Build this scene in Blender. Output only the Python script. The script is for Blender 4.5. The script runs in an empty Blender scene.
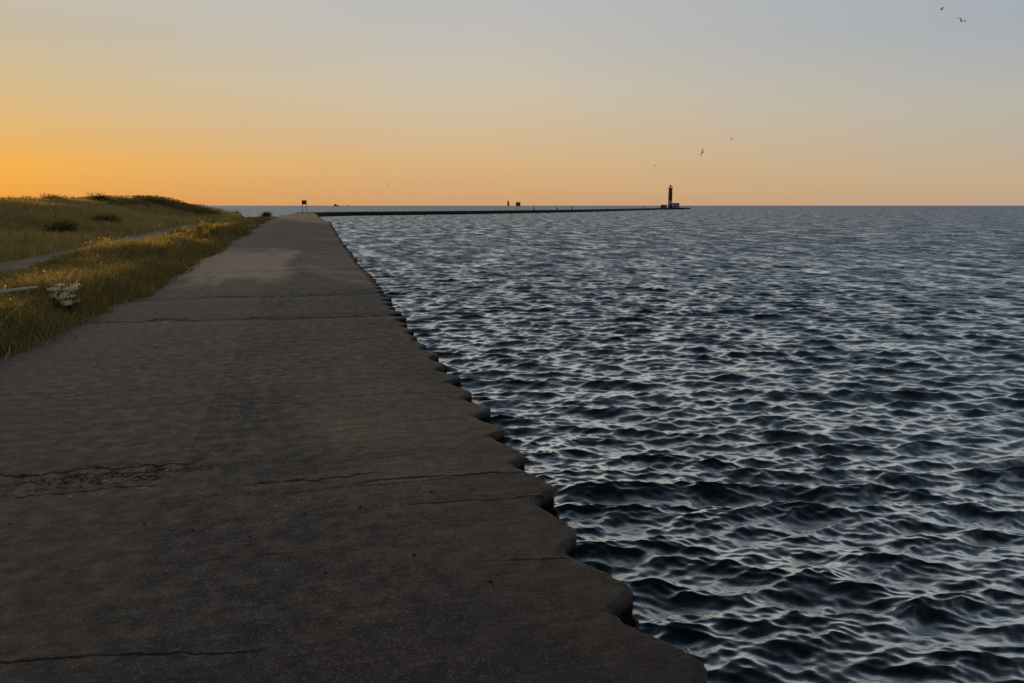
import bpy, bmesh, math, random
import numpy as np
from mathutils import Vector, Matrix

random.seed(7)
rng = np.random.default_rng(11)
scene = bpy.context.scene
COL = scene.collection
R = math.radians
WATER_Z = -0.85

# ------------------------------------------------------------------ helpers
def link(o, parent=None):
    COL.objects.link(o)
    if parent is not None:
        o.parent = parent
    return o

def tag(o, label=None, cat=None, group=None, kind=None):
    if label: o['label'] = label
    if cat: o['category'] = cat
    if group: o['group'] = group
    if kind: o['kind'] = kind
    return o

def empty(name, loc=(0, 0, 0), rotz=0.0):
    o = bpy.data.objects.new(name, None)
    o.empty_display_size = 0.2
    o.location = loc
    o.rotation_euler = (0, 0, rotz)
    return link(o)

def np_mesh(name, verts, faces, mat, parent=None, smooth=False, attrs=None, vec_attrs=None):
    """verts (n,3); faces (m,k) all of the same k"""
    verts = np.ascontiguousarray(verts, dtype=np.float32)
    faces = np.ascontiguousarray(faces, dtype=np.int32)
    me = bpy.data.meshes.new(name)
    n, (m, k) = len(verts), faces.shape
    me.vertices.add(n)
    me.vertices.foreach_set('co', verts.ravel())
    me.loops.add(m * k)
    me.loops.foreach_set('vertex_index', faces.ravel())
    me.polygons.add(m)
    me.polygons.foreach_set('loop_start', np.arange(0, m * k, k, dtype=np.int32))
    me.polygons.foreach_set('use_smooth', np.full(m, smooth, dtype=bool))
    for an, av in (attrs or {}).items():
        a = me.attributes.new(an, 'FLOAT', 'POINT')
        a.data.foreach_set('value', np.ascontiguousarray(av, dtype=np.float32))
    for an, av in (vec_attrs or {}).items():
        a = me.attributes.new(an, 'FLOAT_COLOR', 'POINT')
        c = np.ones((n, 4), dtype=np.float32); c[:, :3] = av
        a.data.foreach_set('color', c.ravel())
    me.update(calc_edges=True)
    me.validate()
    me.materials.append(mat)
    o = bpy.data.objects.new(name, me)
    return link(o, parent)

def bm_obj(name, bm, mat, parent=None, smooth=False):
    bmesh.ops.recalc_face_normals(bm, faces=bm.faces)
    me = bpy.data.meshes.new(name)
    bm.to_mesh(me); bm.free()
    me.polygons.foreach_set('use_smooth', np.full(len(me.polygons), smooth, dtype=bool))
    me.materials.append(mat)
    return link(bpy.data.objects.new(name, me), parent)

def add_box(bm, c, s, rotz=0.0, bevel=0.0):
    m = Matrix.Translation(c) @ Matrix.Rotation(rotz, 4, 'Z') @ Matrix.Diagonal((s[0], s[1], s[2], 1))
    r = bmesh.ops.create_cube(bm, size=1.0, matrix=m)
    if bevel:
        ed = list({e for v in r['verts'] for e in v.link_edges})
        bmesh.ops.bevel(bm, geom=ed, offset=bevel, segments=1, affect='EDGES')

def add_cone(bm, a, b, r1, r2, seg=12, caps=True):
    a, b = Vector(a), Vector(b)
    d = b - a
    q = d.to_track_quat('Z', 'Y').to_matrix().to_4x4()
    m = Matrix.Translation((a + b) / 2) @ q
    bmesh.ops.create_cone(bm, cap_ends=caps, segments=seg, radius1=r1, radius2=r2, depth=d.length, matrix=m)

def smooth01(x, a, b):
    t = np.clip((x - a) / (b - a), 0, 1)
    return t * t * (3 - 2 * t)

def vnoise(x, y, seed=0, octaves=3):
    """cheap smooth 2-D noise (sum of oriented sines), about -1..1"""
    r = np.random.default_rng(1000 + seed)
    out = np.zeros(np.broadcast(x, y).shape)
    amp, tot = 1.0, 0.0
    f = 1.0
    for o in range(octaves):
        for k in range(4):
            a = r.uniform(0, 2 * math.pi); ph = r.uniform(0, 6.28); ff = f * r.uniform(0.7, 1.4)
            out = out + amp * np.sin((x * math.cos(a) + y * math.sin(a)) * ff + ph) * 0.5
        tot += amp
        amp *= 0.5; f *= 2.1
    return out / tot

# ------------------------------------------------------------------ node helpers
class NT:
    def __init__(self, name):
        self.mat = bpy.data.materials.new(name)
        self.mat.use_nodes = True
        self.t = self.mat.node_tree
        self.t.nodes.clear()
        self.out = self.t.nodes.new('ShaderNodeOutputMaterial')
    def n(self, typ, **kw):
        nd = self.t.nodes.new(typ)
        for k, v in kw.items():
            setattr(nd, k, v)
        return nd
    def l(self, a, b):
        self.t.links.new(a, b)
    def setin(self, sock, v):
        if isinstance(v, bpy.types.NodeSocket):
            self.l(v, sock)
        else:
            sock.default_value = v
    def math(self, op, a, b=None, c=None, clamp=False):
        nd = self.n('ShaderNodeMath', operation=op, use_clamp=clamp)
        self.setin(nd.inputs[0], a)
        if b is not None: self.setin(nd.inputs[1], b)
        if c is not None: self.setin(nd.inputs[2], c)
        return nd.outputs[0]
    def mrange(self, v, a, b, c=0.0, d=1.0, smooth=True):
        nd = self.n('ShaderNodeMapRange', interpolation_type='SMOOTHSTEP' if smooth else 'LINEAR')
        nd.clamp = True
        self.setin(nd.inputs[0], v)
        for i, x in enumerate((a, b, c, d)):
            self.setin(nd.inputs[1 + i], x)
        return nd.outputs[0]
    def mix(self, f, a, b, blend='MIX'):
        nd = self.n('ShaderNodeMix', data_type='RGBA', blend_type=blend)
        self.setin(nd.inputs[0], f)
        for s, v in ((nd.inputs[6], a), (nd.inputs[7], b)):
            self.setin(s, (*v, 1.0) if isinstance(v, tuple) and len(v) == 3 else v)
        return nd.outputs[2]
    def noise(self, vec, scale, detail=4.0, rough=0.55, dist=0.0):
        nd = self.n('ShaderNodeTexNoise')
        if vec is not None: self.l(vec, nd.inputs['Vector'])
        nd.inputs['Scale'].default_value = scale
        nd.inputs['Detail'].default_value = detail
        nd.inputs['Roughness'].default_value = rough
        nd.inputs['Distortion'].default_value = dist
        return nd.outputs[0]
    def mapping(self, vec, loc=(0, 0, 0), rot=(0, 0, 0), scale=(1, 1, 1)):
        nd = self.n('ShaderNodeMapping')
        self.l(vec, nd.inputs[0])
        nd.inputs[1].default_value = loc; nd.inputs[2].default_value = rot; nd.inputs[3].default_value = scale
        return nd.outputs[0]
    def obj(self):
        return self.n('ShaderNodeTexCoord').outputs['Object']
    def bump(self, h, strength, dist, normal=None):
        nd = self.n('ShaderNodeBump')
        nd.inputs['Strength'].default_value = strength
        nd.inputs['Distance'].default_value = dist
        self.l(h, nd.inputs['Height'])
        if normal is not None: self.l(normal, nd.inputs['Normal'])
        return nd.outputs[0]
    def principled(self, color, rough=0.7, normal=None, metallic=0.0, spec=0.5, ior=1.5):
        p = self.n('ShaderNodeBsdfPrincipled')
        self.setin(p.inputs['Base Color'], (*color, 1.0) if isinstance(color, tuple) else color)
        self.setin(p.inputs['Roughness'], rough)
        self.setin(p.inputs['Metallic'], metallic)
        p.inputs['Specular IOR Level'].default_value = spec
        p.inputs['IOR'].default_value = ior
        if normal is not None: self.l(normal, p.inputs['Normal'])
        return p
    def done(self, shader):
        self.l(shader, self.out.inputs['Surface'])
        return self.mat

def simple_mat(name, c1, c2, scale=3.0, rough=0.7, bump=0.3, dist=0.02, metallic=0.0, stretch=(1, 1, 1)):
    t = NT(name)
    v = t.mapping(t.obj(), scale=stretch)
    n1 = t.noise(v, scale, 6, 0.6)
    f = t.mrange(n1, 0.35, 0.65)
    col = t.mix(f, c1, c2)
    n2 = t.noise(v, scale * 7, 4, 0.6)
    p = t.principled(col, rough, t.bump(n2, bump, dist), metallic)
    return t.done(p.outputs[0])

# ------------------------------------------------------------------ world, sun, camera
SUN_EL = R(2.5)
SUN_AZ = R(22.5)          # to the left of +Y
world = bpy.data.worlds.new('World')
scene.world = world
world.use_nodes = True
wt = world.node_tree
wt.nodes.clear()
wo = wt.nodes.new('ShaderNodeOutputWorld')
bg = wt.nodes.new('ShaderNodeBackground')
sky = wt.nodes.new('ShaderNodeTexSky')
sky.sky_type = 'NISHITA'
sky.sun_disc = False
sky.sun_elevation = SUN_EL
sky.sun_rotation = -SUN_AZ
sky.altitude = 0.0
sky.air_density = 1.0
sky.dust_density = 0.6
sky.ozone_density = 1.0
SKY_STRENGTH = 0.15
bg.inputs[1].default_value = SKY_STRENGTH
# dusk colours by elevation (degrees) at three bearings from the sun: hazy gold low beside it, tan away from it, grey blue above; unseen upper bands shaped for the water's reflections
SKY_NEAR = [(-4, (.50, .23, .05)), (0, (.69, .285, .038)), (2.4, (.86, .40, .044)), (7.5, (.645, .475, .235)), (11.4, (.545, .475, .352)),
            (18, (.66, .63, .56)), (25, (.60, .60, .56)), (36, (.22, .25, .28)), (50, (.09, .115, .15)), (90, (.050, .067, .082))]
SKY_MID = [(-4, (.42, .24, .10)), (0, (.62, .345, .17)), (0.9, (.64, .375, .18)), (3.1, (.685, .442, .215)), (8.4, (.615, .53, .40)), (14.2, (.50, .50, .495)),
           (18, (.56, .545, .50)), (24, (.36, .36, .345)), (32, (.16, .18, .20)), (40, (.13, .155, .185)), (50, (.075, .10, .135)), (90, (.050, .067, .082))]
SKY_FAR = [(-4, (.36, .25, .16)), (0, (.54, .37, .255)), (1.3, (.55, .41, .26)), (6.5, (.478, .46, .40)), (11.3, (.375, .417, .462)),
           (18, (.40, .425, .445)), (24, (.27, .29, .305)), (32, (.135, .16, .185)), (40, (.115, .14, .175)), (50, (.07, .095, .13)), (90, (.050, .067, .082))]
SKY_BACK = [(-4, (.16, .15, .17)), (0, (.30, .27, .28)), (5, (.34, .30, .31)), (14, (.30, .29, .32)), (28, (.19, .21, .25)), (40, (.12, .15, .20)), (50, (.07, .095, .13)), (90, (.050, .067, .082))]
def wnode(typ, **kw):
    nd = wt.nodes.new(typ)
    for k, v in kw.items(): setattr(nd, k, v)
    return nd
def wmath(op, a, b=None):
    nd = wnode('ShaderNodeMath', operation=op)
    for i, v in enumerate((a, b)):
        if v is None: continue
        if isinstance(v, bpy.types.NodeSocket): wt.links.new(v, nd.inputs[i])
        else: nd.inputs[i].default_value = v
    return nd.outputs[0]
wdir = wnode('ShaderNodeTexCoord').outputs['Generated']
wsep = wnode('ShaderNodeSeparateXYZ'); wt.links.new(wdir, wsep.inputs[0])
hl = wmath('SQRT', wmath('ADD', wmath('MULTIPLY', wsep.outputs[0], wsep.outputs[0]), wmath('MULTIPLY', wsep.outputs[1], wsep.outputs[1])))
elev = wmath('ARCTAN2', wsep.outputs[2], hl)
dotp = wmath('ADD', wmath('MULTIPLY', wsep.outputs[0], -math.sin(SUN_AZ)), wmath('MULTIPLY', wsep.outputs[1], math.cos(SUN_AZ)))
daz_ = wmath('ARCCOSINE', wmath('MINIMUM', wmath('DIVIDE', dotp, wmath('MAXIMUM', hl, 1e-4)), 1.0))
E0, E1 = R(-4), R(90)
# square-root spacing keeps the stops near the horizon well separated
efac = wmath('SQRT', wmath('MAXIMUM', wmath('DIVIDE', wmath('SUBTRACT', elev, E0), E1 - E0), 0.0))
def wramp(stops):
    nd = wnode('ShaderNodeValToRGB')
    wt.links.new(efac, nd.inputs[0])
    els = nd.color_ramp.elements
    nd.color_ramp.interpolation = 'LINEAR'
    pos = [math.sqrt(max(0.0, (R(e) - E0) / (E1 - E0))) for e, c in stops]
    els[0].position = pos[0]; els[0].color = (*stops[0][1], 1)
    els[1].position = pos[-1]; els[1].color = (*stops[-1][1], 1)
    for p_, (e, c) in list(zip(pos, stops))[1:-1]:
        x = els.new(p_); x.color = (*c, 1)
    return nd.outputs[0]
def wmix(f, a, b, blend='MIX'):
    nd = wnode('ShaderNodeMix', data_type='RGBA', blend_type=blend)
    if isinstance(f, bpy.types.NodeSocket): wt.links.new(f, nd.inputs[0])
    else: nd.inputs[0].default_value = f
    for sck, v in ((nd.inputs[6], a), (nd.inputs[7], b)):
        if isinstance(v, bpy.types.NodeSocket): wt.links.new(v, sck)
        else: sck.default_value = (*v, 1)
    return nd.outputs[2]
def wrange(v, a, b):
    nd = wnode('ShaderNodeMapRange'); nd.clamp = True
    wt.links.new(v, nd.inputs[0]); nd.inputs[1].default_value = a; nd.inputs[2].default_value = b
    return nd.outputs[0]
dusk = wmix(wmath('POWER', wrange(daz_, R(2), R(32)), 0.75), wramp(SKY_NEAR), wramp(SKY_MID))
dusk = wmix(wrange(daz_, R(37), R(72)), dusk, wramp(SKY_FAR))
dusk = wmix(wrange(daz_, R(72), R(150)), dusk, wramp(SKY_BACK))
dusk = wmix(1.0, dusk, (1 / SKY_STRENGTH,) * 3, 'MULTIPLY')
# the sky texture's own glow round the sun stays in as part of the mixture
wt.links.new(wmix(0.022, dusk, sky.outputs[0]), bg.inputs[0])
wt.links.new(bg.outputs[0], wo.inputs[0])

sl = bpy.data.lights.new('sun', 'SUN')
sl.energy = 3.8
sl.angle = R(0.53)
sl.color = (1.0, 0.66, 0.36)
so = link(bpy.data.objects.new('sun', sl))
sd = Vector((-math.sin(SUN_AZ) * math.cos(SUN_EL), math.cos(SUN_AZ) * math.cos(SUN_EL), math.sin(SUN_EL)))
so.rotation_euler = sd.to_track_quat('Z', 'Y').to_euler()
so.location = (-20, 20, 30)

cd = bpy.data.cameras.new('camera')
cam = link(bpy.data.objects.new('camera', cd))
cd.sensor_width = 36.0
cd.lens = 740.0 / 1024.0 * 36.0
cd.clip_start = 0.05
cd.clip_end = 40000.0
PITCH = math.atan((341.5 - 205.5) / 740.0)
cam.location = (0, 0, 1.6)
cam.rotation_euler = (R(90) - PITCH, 0, -R(15.6))
scene.camera = cam

scene.view_settings.view_transform = 'Standard'
scene.view_settings.look = 'None'
scene.view_settings.gamma = 1.0
scene.view_settings.exposure = 0.0
scene.render.engine = 'CYCLES'
scene.cycles.use_denoising = True
scene.cycles.max_bounces = 6
scene.cycles.sample_clamp_indirect = 6.0

# ------------------------------------------------------------------ materials
def deck_material():
    t = NT('worn_asphalt')
    P = t.obj()
    sep = t.n('ShaderNodeSeparateXYZ'); t.l(P, sep.inputs[0])
    X, Y = sep.outputs[0], sep.outputs[1]
    fine = t.noise(P, 90, 5, 0.65)
    mid = t.noise(P, 9, 6, 0.6)
    big = t.noise(P, 0.9, 5, 0.6)
    streak = t.noise(t.mapping(P, rot=(0, 0, R(-4)), scale=(0.35, 3.2, 1)), 1.6, 6, 0.62)
    streak2 = t.noise(t.mapping(P, rot=(0, 0, R(-9)), scale=(0.8, 6.0, 1)), 3.0, 6, 0.65)
    col = t.mix(t.mrange(big, 0.40, 0.62), (0.041, 0.0245, 0.0215), (0.094, 0.058, 0.043))
    col = t.mix(t.mrange(streak, 0.44, 0.60, 0, 0.75), col, (0.023, 0.017, 0.016))
    col = t.mix(t.mrange(streak2, 0.52, 0.64, 0, 0.65), col, (0.115, 0.082, 0.056))
    col = t.mix(t.mrange(mid, 0.53, 0.63, 0, 0.5), col, (0.030, 0.026, 0.023))
    spk = t.n('ShaderNodeTexVoronoi'); t.l(P, spk.inputs['Vector']); spk.inputs['Scale'].default_value = 130
    spw_ = t.n('ShaderNodeSeparateColor'); t.l(spk.outputs['Color'], spw_.inputs[0])
    col = t.mix(t.mrange(spw_.outputs[0], 0.72, 0.98, 0, 0.8), col, (0.17, 0.14, 0.11))
    spd = t.mrange(spw_.outputs[1], 0.70, 0.95, 0, 0.75)
    col = t.mix(spd, col, (0.014, 0.012, 0.011))
    spk2 = t.n('ShaderNodeTexVoronoi'); t.l(P, spk2.inputs['Vector']); spk2.inputs['Scale'].default_value = 42
    sps = t.n('ShaderNodeSeparateColor'); t.l(spk2.outputs['Color'], sps.inputs[0])
    col = t.mix(t.mrange(sps.outputs[0], 0.88, 0.98, 0, 0.42), col, (0.14, 0.11, 0.085))
    col = t.mix(t.mrange(sps.outputs[1], 0.86, 0.98, 0, 0.6), col, (0.016, 0.013, 0.012))
    # pale patch on the left half of the slab, and the sanded strip by the verge
    wig = t.noise(t.mapping(P, scale=(1.6, 0.35, 1)), 0.9, 5, 0.6)
    wv = t.math('MULTIPLY_ADD', wig, 2.0, -1.0)
    Yw = t.math('MULTIPLY_ADD', wv, 5.0, Y)
    verge = t.math('MULTIPLY', t.mrange(t.math('MULTIPLY_ADD', wv, 0.5, X), -1.5, -3.1, 0, 0.75), t.mrange(mid, 0.3, 0.6, 0.45, 1))
    col = t.mix(verge, col, (0.19, 0.14, 0.085))
    # older, paler strip left of the longitudinal seam
    seamx = t.math('MULTIPLY_ADD', t.noise(P, 2.2, 4, 0.6), 0.12, t.math('ADD', X, 0.72))
    old = t.math('MULTIPLY', t.mrange(seamx, 0.09, -0.09), t.mrange(Y, 40, 25))
    old = t.math('MULTIPLY', old, t.mrange(Y, 3.5, 8.0, 0.35, 0.68))
    col = t.mix(t.math('MULTIPLY', old, t.mrange(streak, 0.35, 0.65, 1.0, 0.55)), col, (0.148, 0.100, 0.062))
    patch = t.math('MULTIPLY', t.mrange(t.math('MULTIPLY_ADD', wv, 0.7, X), -0.15, -0.65), t.mrange(Yw, 15.5, 18.5))
    patch = t.math('MULTIPLY', patch, t.mrange(Yw, 31, 25))
    patch = t.math('MULTIPLY', patch, t.mrange(streak2, 0.38, 0.58, 0.6, 1.0))
    col = t.mix(patch, col, (0.52, 0.36, 0.215))
    # darker toward the right hand edge
    col = t.mix(t.mrange(t.math('MULTIPLY_ADD', wv, 0.15, X), 0.3, 1.25, 0, 0.6), col, (0.020, 0.016, 0.0155))
    # cracks: (x0, x1, y at x=0, slope, wiggle, width, depth)
    cracks = [(-0.42, 0.40, 4.30, -0.02, 0.22, 0.024, 0.95), (0.20, 1.25, 4.20, -0.10, 0.11, 0.030, 0.95),
              (-0.30, 1.30, 4.12, -0.05, 0.08, 0.017, 0.7),
              (-2.20, -0.72, 4.80, -0.06, 0.26, 0.032, 0.95), (-1.70, -0.85, 4.28, -0.16, 0.20, 0.024, 0.85),
              (-1.55, -0.70, 4.62, -0.10, 0.28, 0.024, 0.85),
              (-1.60, -0.20, 2.57, -0.18, 0.06, 0.015, 0.85),
              (-3.20, 1.50, 11.20, -0.07, 0.60, 0.15, 0.8), (-3.20, 1.60, 13.90, -0.02, 0.55, 0.17, 0.75),
              (-0.6, 0.4, 6.12, -0.30, 0.14, 0.030, 0.6), (0.1, 1.40, 6.25, -0.05, 0.18, 0.028, 0.55),
              (0.75, 1.30, 3.15, -0.16, 0.06, 0.019, 0.75), (0.5, 1.27, 3.78, -0.06, 0.06, 0.022, 0.75),
              (-2.4, -0.8, 8.6, 0.05, 0.3, 0.05, 0.45), (-0.5, 1.4, 9.1, -0.06, 0.3, 0.05, 0.5),
              (-1.2, 1.45, 7.5, -0.03, 0.3, 0.035, 0.4), (-3.0, -0.4, 6.9, -0.05, 0.3, 0.03, 0.45), (0.2, 1.3, 5.4, -0.1, 0.2, 0.025, 0.45),
              (-0.9, 0.2, 3.35, -0.08, 0.10, 0.014, 0.25), (0.1, 0.9, 3.55, -0.10, 0.10, 0.013, 0.3),
              (-3.2, 1.7, 19.2, -0.03, 0.8, 0.25, 0.4), (-3.2, 1.9, 33.0, 0.0, 0.8, 0.45, 0.5),
              (-3.4, 2.2, 47.0, 0.0, 0.8, 0.7, 0.5), (-3.6, 2.6, 62.0, 0.0, 0.8, 0.9, 0.5)]
    crk = None
    for i, (x0, x1, yc, sl_, wg, w, dep) in enumerate(cracks):
        nv = t.noise(t.mapping(P, loc=(i * 3.7, i * 1.9, 0), scale=(1, 0.3, 1)), 2.4, 6, 0.68)
        yy = t.math('MULTIPLY_ADD', X, -sl_, Y)
        yy = t.math('SUBTRACT', yy, yc)
        d = t.math('ABSOLUTE', t.math('MULTIPLY_ADD', t.math('SUBTRACT', nv, 0.5), wg * 2.0, yy))
        wn = t.math('MULTIPLY_ADD', t.noise(P, 5 + i, 3, 0.6), 2.0 * w, -0.35 * w)
        v = t.mrange(d, wn, t.math('MULTIPLY', wn, 0.6), 0, dep)
        m = t.math('MULTIPLY', t.mrange(X, x0 - 0.06, x0 + 0.10), t.mrange(X, x1 + 0.06, x1 - 0.10))
        v = t.math('MULTIPLY', v, m)
        crk = v if crk is None else t.math('MAXIMUM', crk, v)
    # crumbled hollow beside the crack at the left
    dx = t.math('MULTIPLY', t.math('ADD', X, 1.2), 1.1)
    dy = t.math('MULTIPLY', t.math('SUBTRACT', Y, 4.72), 3.0)
    rr = t.math('SQRT', t.math('ADD', t.math('MULTIPLY', dx, dx), t.math('MULTIPLY', dy, dy)))
    vor = t.n('ShaderNodeTexVoronoi', feature='DISTANCE_TO_EDGE')
    t.l(t.mapping(P, scale=(1, 1.3, 1)), vor.inputs['Vector']); vor.inputs['Scale'].default_value = 16
    cr2 = t.math('MULTIPLY', t.mrange(vor.outputs[0], 0.13, 0.03), t.mrange(rr, 0.85, 0.35))
    cr2 = t.math('MULTIPLY', cr2, t.mrange(mid, 0.40, 0.52))
    crk = t.math('MAXIMUM', crk, t.math('MULTIPLY', cr2, 1.0))
    seam = t.math('MULTIPLY', t.math('MULTIPLY', t.mrange(t.math('ABSOLUTE', seamx), 0.02, 0.004, 0, 0.3), t.mrange(Y, 10.5, 9)), t.mrange(Y, 4.6, 5.4))
    crk = t.math('MAXIMUM', crk, seam)
    col = t.mix(crk, col, (0.006, 0.005, 0.0045))
    # shade painted into the colour of the slab's water-side face
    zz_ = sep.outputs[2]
    face_shade = t.mrange(t.math('MULTIPLY_ADD', mid, 0.06, zz_), 0.01, -0.03)
    col = t.mix(face_shade, col, (0.005, 0.005, 0.0045))
    # pits
    v2 = t.n('ShaderNodeTexVoronoi'); t.l(P, v2.inputs['Vector']); v2.inputs['Scale'].default_value = 5.0
    pit = t.math('MULTIPLY', t.mrange(v2.outputs['Distance'], 0.075, 0.045), t.mrange(t.noise(P, 1.3, 2), 0.5, 0.6))
    col = t.mix(t.math('MULTIPLY', pit, 0.8), col, (0.014, 0.012, 0.011))
    h = t.math('ADD', t.math('MULTIPLY', fine, 0.004), t.math('MULTIPLY', mid, 0.010))
    h = t.math('ADD', h, t.math('MULTIPLY', streak2, 0.010))
    h = t.math('SUBTRACT', h, t.math('MULTIPLY', crk, 0.014))
    h = t.math('SUBTRACT', h, t.math('MULTIPLY', pit, 0.004))
    nrm = t.bump(h, 0.32, 1.0)
    p = t.principled(col, t.mrange(mid, 0.3, 0.7, 0.55, 0.78), nrm, spec=0.45)
    t.setin(p.inputs['Specular IOR Level'], t.math('MULTIPLY', t.math('MULTIPLY_ADD', face_shade, -0.40, 0.45), t.math('MULTIPLY_ADD', crk, -0.9, 1.0)))
    return t.done(p.outputs[0])

WATER_POW = 2.3
def water_material():
    t = NT('lake_water')
    sl_ = t.n('ShaderNodeAttribute', attribute_name='slope').outputs['Fac']
    ng = t.n('ShaderNodeNewGeometry')
    P = ng.outputs['Position']
    n1 = t.noise(t.mapping(P, rot=(0, 0, R(-15)), scale=(0.55, 1, 1)), 9.0, 6, 0.65, 0.4)
    n2 = t.noise(t.mapping(P, rot=(0, 0, R(14)), scale=(0.6, 1, 1)), 27.0, 4, 0.6, 0.3)
    nrm = t.bump(t.math('MULTIPLY_ADD', n2, 0.010, t.math('MULTIPLY', n1, 0.05)), 0.20, 1.0)
    # cat's paws: patches of rougher and smoother chop
    paw = t.noise(t.mapping(P, rot=(0, 0, R(-15)), scale=(0.8, 0.25, 1)), 1.1, 6, 0.72)
    sl2 = t.math('MULTIPLY', sl_, t.mrange(paw, 0.32, 0.68, 0.66, 1.42))
    # reflectance of a surface whose unresolved wavelets have this slope: grazing falls off as the facets lean
    dt = t.n('ShaderNodeVectorMath', operation='DOT_PRODUCT')
    t.l(nrm, dt.inputs[0]); t.l(ng.outputs['Incoming'], dt.inputs[1])
    cz = t.math('MAXIMUM', dt.outputs['Value'], 0.0)
    ce = t.math('SQRT', t.math('ADD', t.math('MULTIPLY', cz, cz), t.math('MULTIPLY', sl2, sl2)))
    fac = t.math('POWER', t.math('SUBTRACT', 1.0, t.math('MINIMUM', ce, 1.0)), WATER_POW)
    fac = t.math('MINIMUM', t.math('MULTIPLY_ADD', fac, 1.9, 0.010), 0.97)
    rough = t.math('MULTIPLY_ADD', t.math('SQRT', sl2), 0.46, 0.012, clamp=True)
    # of the unresolved wavelets it is the faces leaning toward the eye that show
    flat = t.n('ShaderNodeVectorMath', operation='MULTIPLY'); t.l(ng.outputs['Incoming'], flat.inputs[0]); flat.inputs[1].default_value = (1, 1, 0)
    scl = t.n('ShaderNodeVectorMath', operation='SCALE'); t.l(flat.outputs[0], scl.inputs[0]); t.l(t.math('MULTIPLY', t.math('MULTIPLY', sl2, sl2), 1.5), scl.inputs['Scale'])
    add = t.n('ShaderNodeVectorMath', operation='ADD'); t.l(nrm, add.inputs[0]); t.l(scl.outputs[0], add.inputs[1])
    nn_ = t.n('ShaderNodeVectorMath', operation='NORMALIZE'); t.l(add.outputs[0], nn_.inputs[0])
    g = t.n('ShaderNodeBsdfGlossy'); g.distribution = 'MULTI_GGX'
    g.inputs['Color'].default_value = (0.95, 0.985, 1.0, 1)
    t.l(rough, g.inputs['Roughness']); t.l(nn_.outputs[0], g.inputs['Normal'])
    d = t.n('ShaderNodeBsdfDiffuse'); d.inputs[0].default_value = (0.003, 0.0105, 0.0100, 1)
    ms = t.n('ShaderNodeMixShader')
    t.l(fac, ms.inputs[0]); t.l(d.outputs[0], ms.inputs[1]); t.l(g.outputs[0], ms.inputs[2])
    return t.done(ms.outputs[0])

def leaf_material(name, attr='tint', rough=0.6, trans=0.45):
    t = NT(name)
    at = t.n('ShaderNodeAttribute', attribute_name=attr)
    col = at.outputs['Color']
    p = t.principled(col, rough, spec=0.25)
    tr = t.n('ShaderNodeBsdfTranslucent')
    tc = t.mix(1.0, col, (1.3, 1.15, 0.66), 'MULTIPLY')
    t.l(tc, tr.inputs[0])
    ms = t.n('ShaderNodeMixShader'); ms.inputs[0].default_value = trans
    t.l(p.outputs[0], ms.inputs[1]); t.l(tr.outputs[0], ms.inputs[2])
    return t.done(ms.outputs[0])

M = {}
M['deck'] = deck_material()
M['water'] = water_material()
M['leaf'] = leaf_material('leaf_green')
M['petal'] = leaf_material('petal', trans=0.35)
M['rust'] = simple_mat('rusty_steel', (0.010, 0.008, 0.007), (0.026, 0.017, 0.012), 2.2, 0.75, 0.5, 0.01, stretch=(1, 1, 0.4))
M['soil'] = simple_mat('dry_soil', (0.15, 0.115, 0.055), (0.21, 0.16, 0.08), 0.5, 0.95, 0.6, 0.05)
M['path'] = simple_mat('sandy_path', (0.27, 0.195, 0.105), (0.34, 0.25, 0.145), 0.8, 0.95, 0.5, 0.03)
M['concrete'] = simple_mat('dark_concrete', (0.05, 0.046, 0.042), (0.085, 0.078, 0.07), 0.6, 0.85, 0.5, 0.05)
M['crib'] = simple_mat('wet_timber', (0.010, 0.009, 0.008), (0.022, 0.018, 0.015), 1.2, 0.9, 0.5, 0.05)
M['cap'] = simple_mat('stained_concrete', (0.022, 0.020, 0.018), (0.038, 0.034, 0.030), 0.4, 0.9, 0.5, 0.05)
M['stem'] = simple_mat('brown_stem', (0.07, 0.055, 0.03), (0.11, 0.085, 0.045), 6, 0.85, 0.3, 0.01)
M['bone_wood'] = simple_mat('bleached_wood', (0.50, 0.45, 0.38), (0.62, 0.57, 0.50), 3, 0.8, 0.5, 0.01, stretch=(0.3, 4, 4))
M['sign_dark'] = simple_mat('weathered_board', (0.045, 0.036, 0.028), (0.075, 0.058, 0.042), 2, 0.8, 0.3, 0.01)
M['post_wood'] = simple_mat('weathered_post', (0.09, 0.078, 0.065), (0.14, 0.12, 0.10), 4, 0.85, 0.4, 0.01, stretch=(3, 3, 0.4))
M['tower'] = simple_mat('tower_paint', (0.050, 0.022, 0.018), (0.075, 0.032, 0.024), 0.5, 0.6, 0.2, 0.02)
M['tower_dark'] = simple_mat('dark_ironwork', (0.022, 0.022, 0.024), (0.04, 0.04, 0.042), 1.5, 0.6, 0.2, 0.01)
M['lantern'] = simple_mat('lantern_red', (0.35, 0.10, 0.05), (0.42, 0.13, 0.06), 2, 0.5, 0.1, 0.01)
M['grey_paint'] = simple_mat('blue_grey_paint', (0.20, 0.24, 0.28), (0.27, 0.31, 0.35), 0.7, 0.7, 0.2, 0.02)
M['roof_red'] = simple_mat('brown_roof', (0.10, 0.055, 0.045), (0.14, 0.08, 0.06), 1.0, 0.8, 0.2, 0.02)
M['window_dark'] = simple_mat('dark_window', (0.012, 0.014, 0.017), (0.02, 0.022, 0.026), 1.0, 0.15, 0.02, 0.01)
M['band'] = simple_mat('weathered_band', (0.32, 0.27, 0.24), (0.40, 0.34, 0.30), 0.6, 0.7, 0.2, 0.02)
M['gull'] = simple_mat('grey_feather', (0.10, 0.10, 0.105), (0.17, 0.17, 0.175), 9, 0.8, 0.2, 0.01)
M['hull'] = simple_mat('ship_paint', (0.06, 0.06, 0.07), (0.10, 0.095, 0.095), 0.2, 0.6, 0.1, 0.02)
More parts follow.
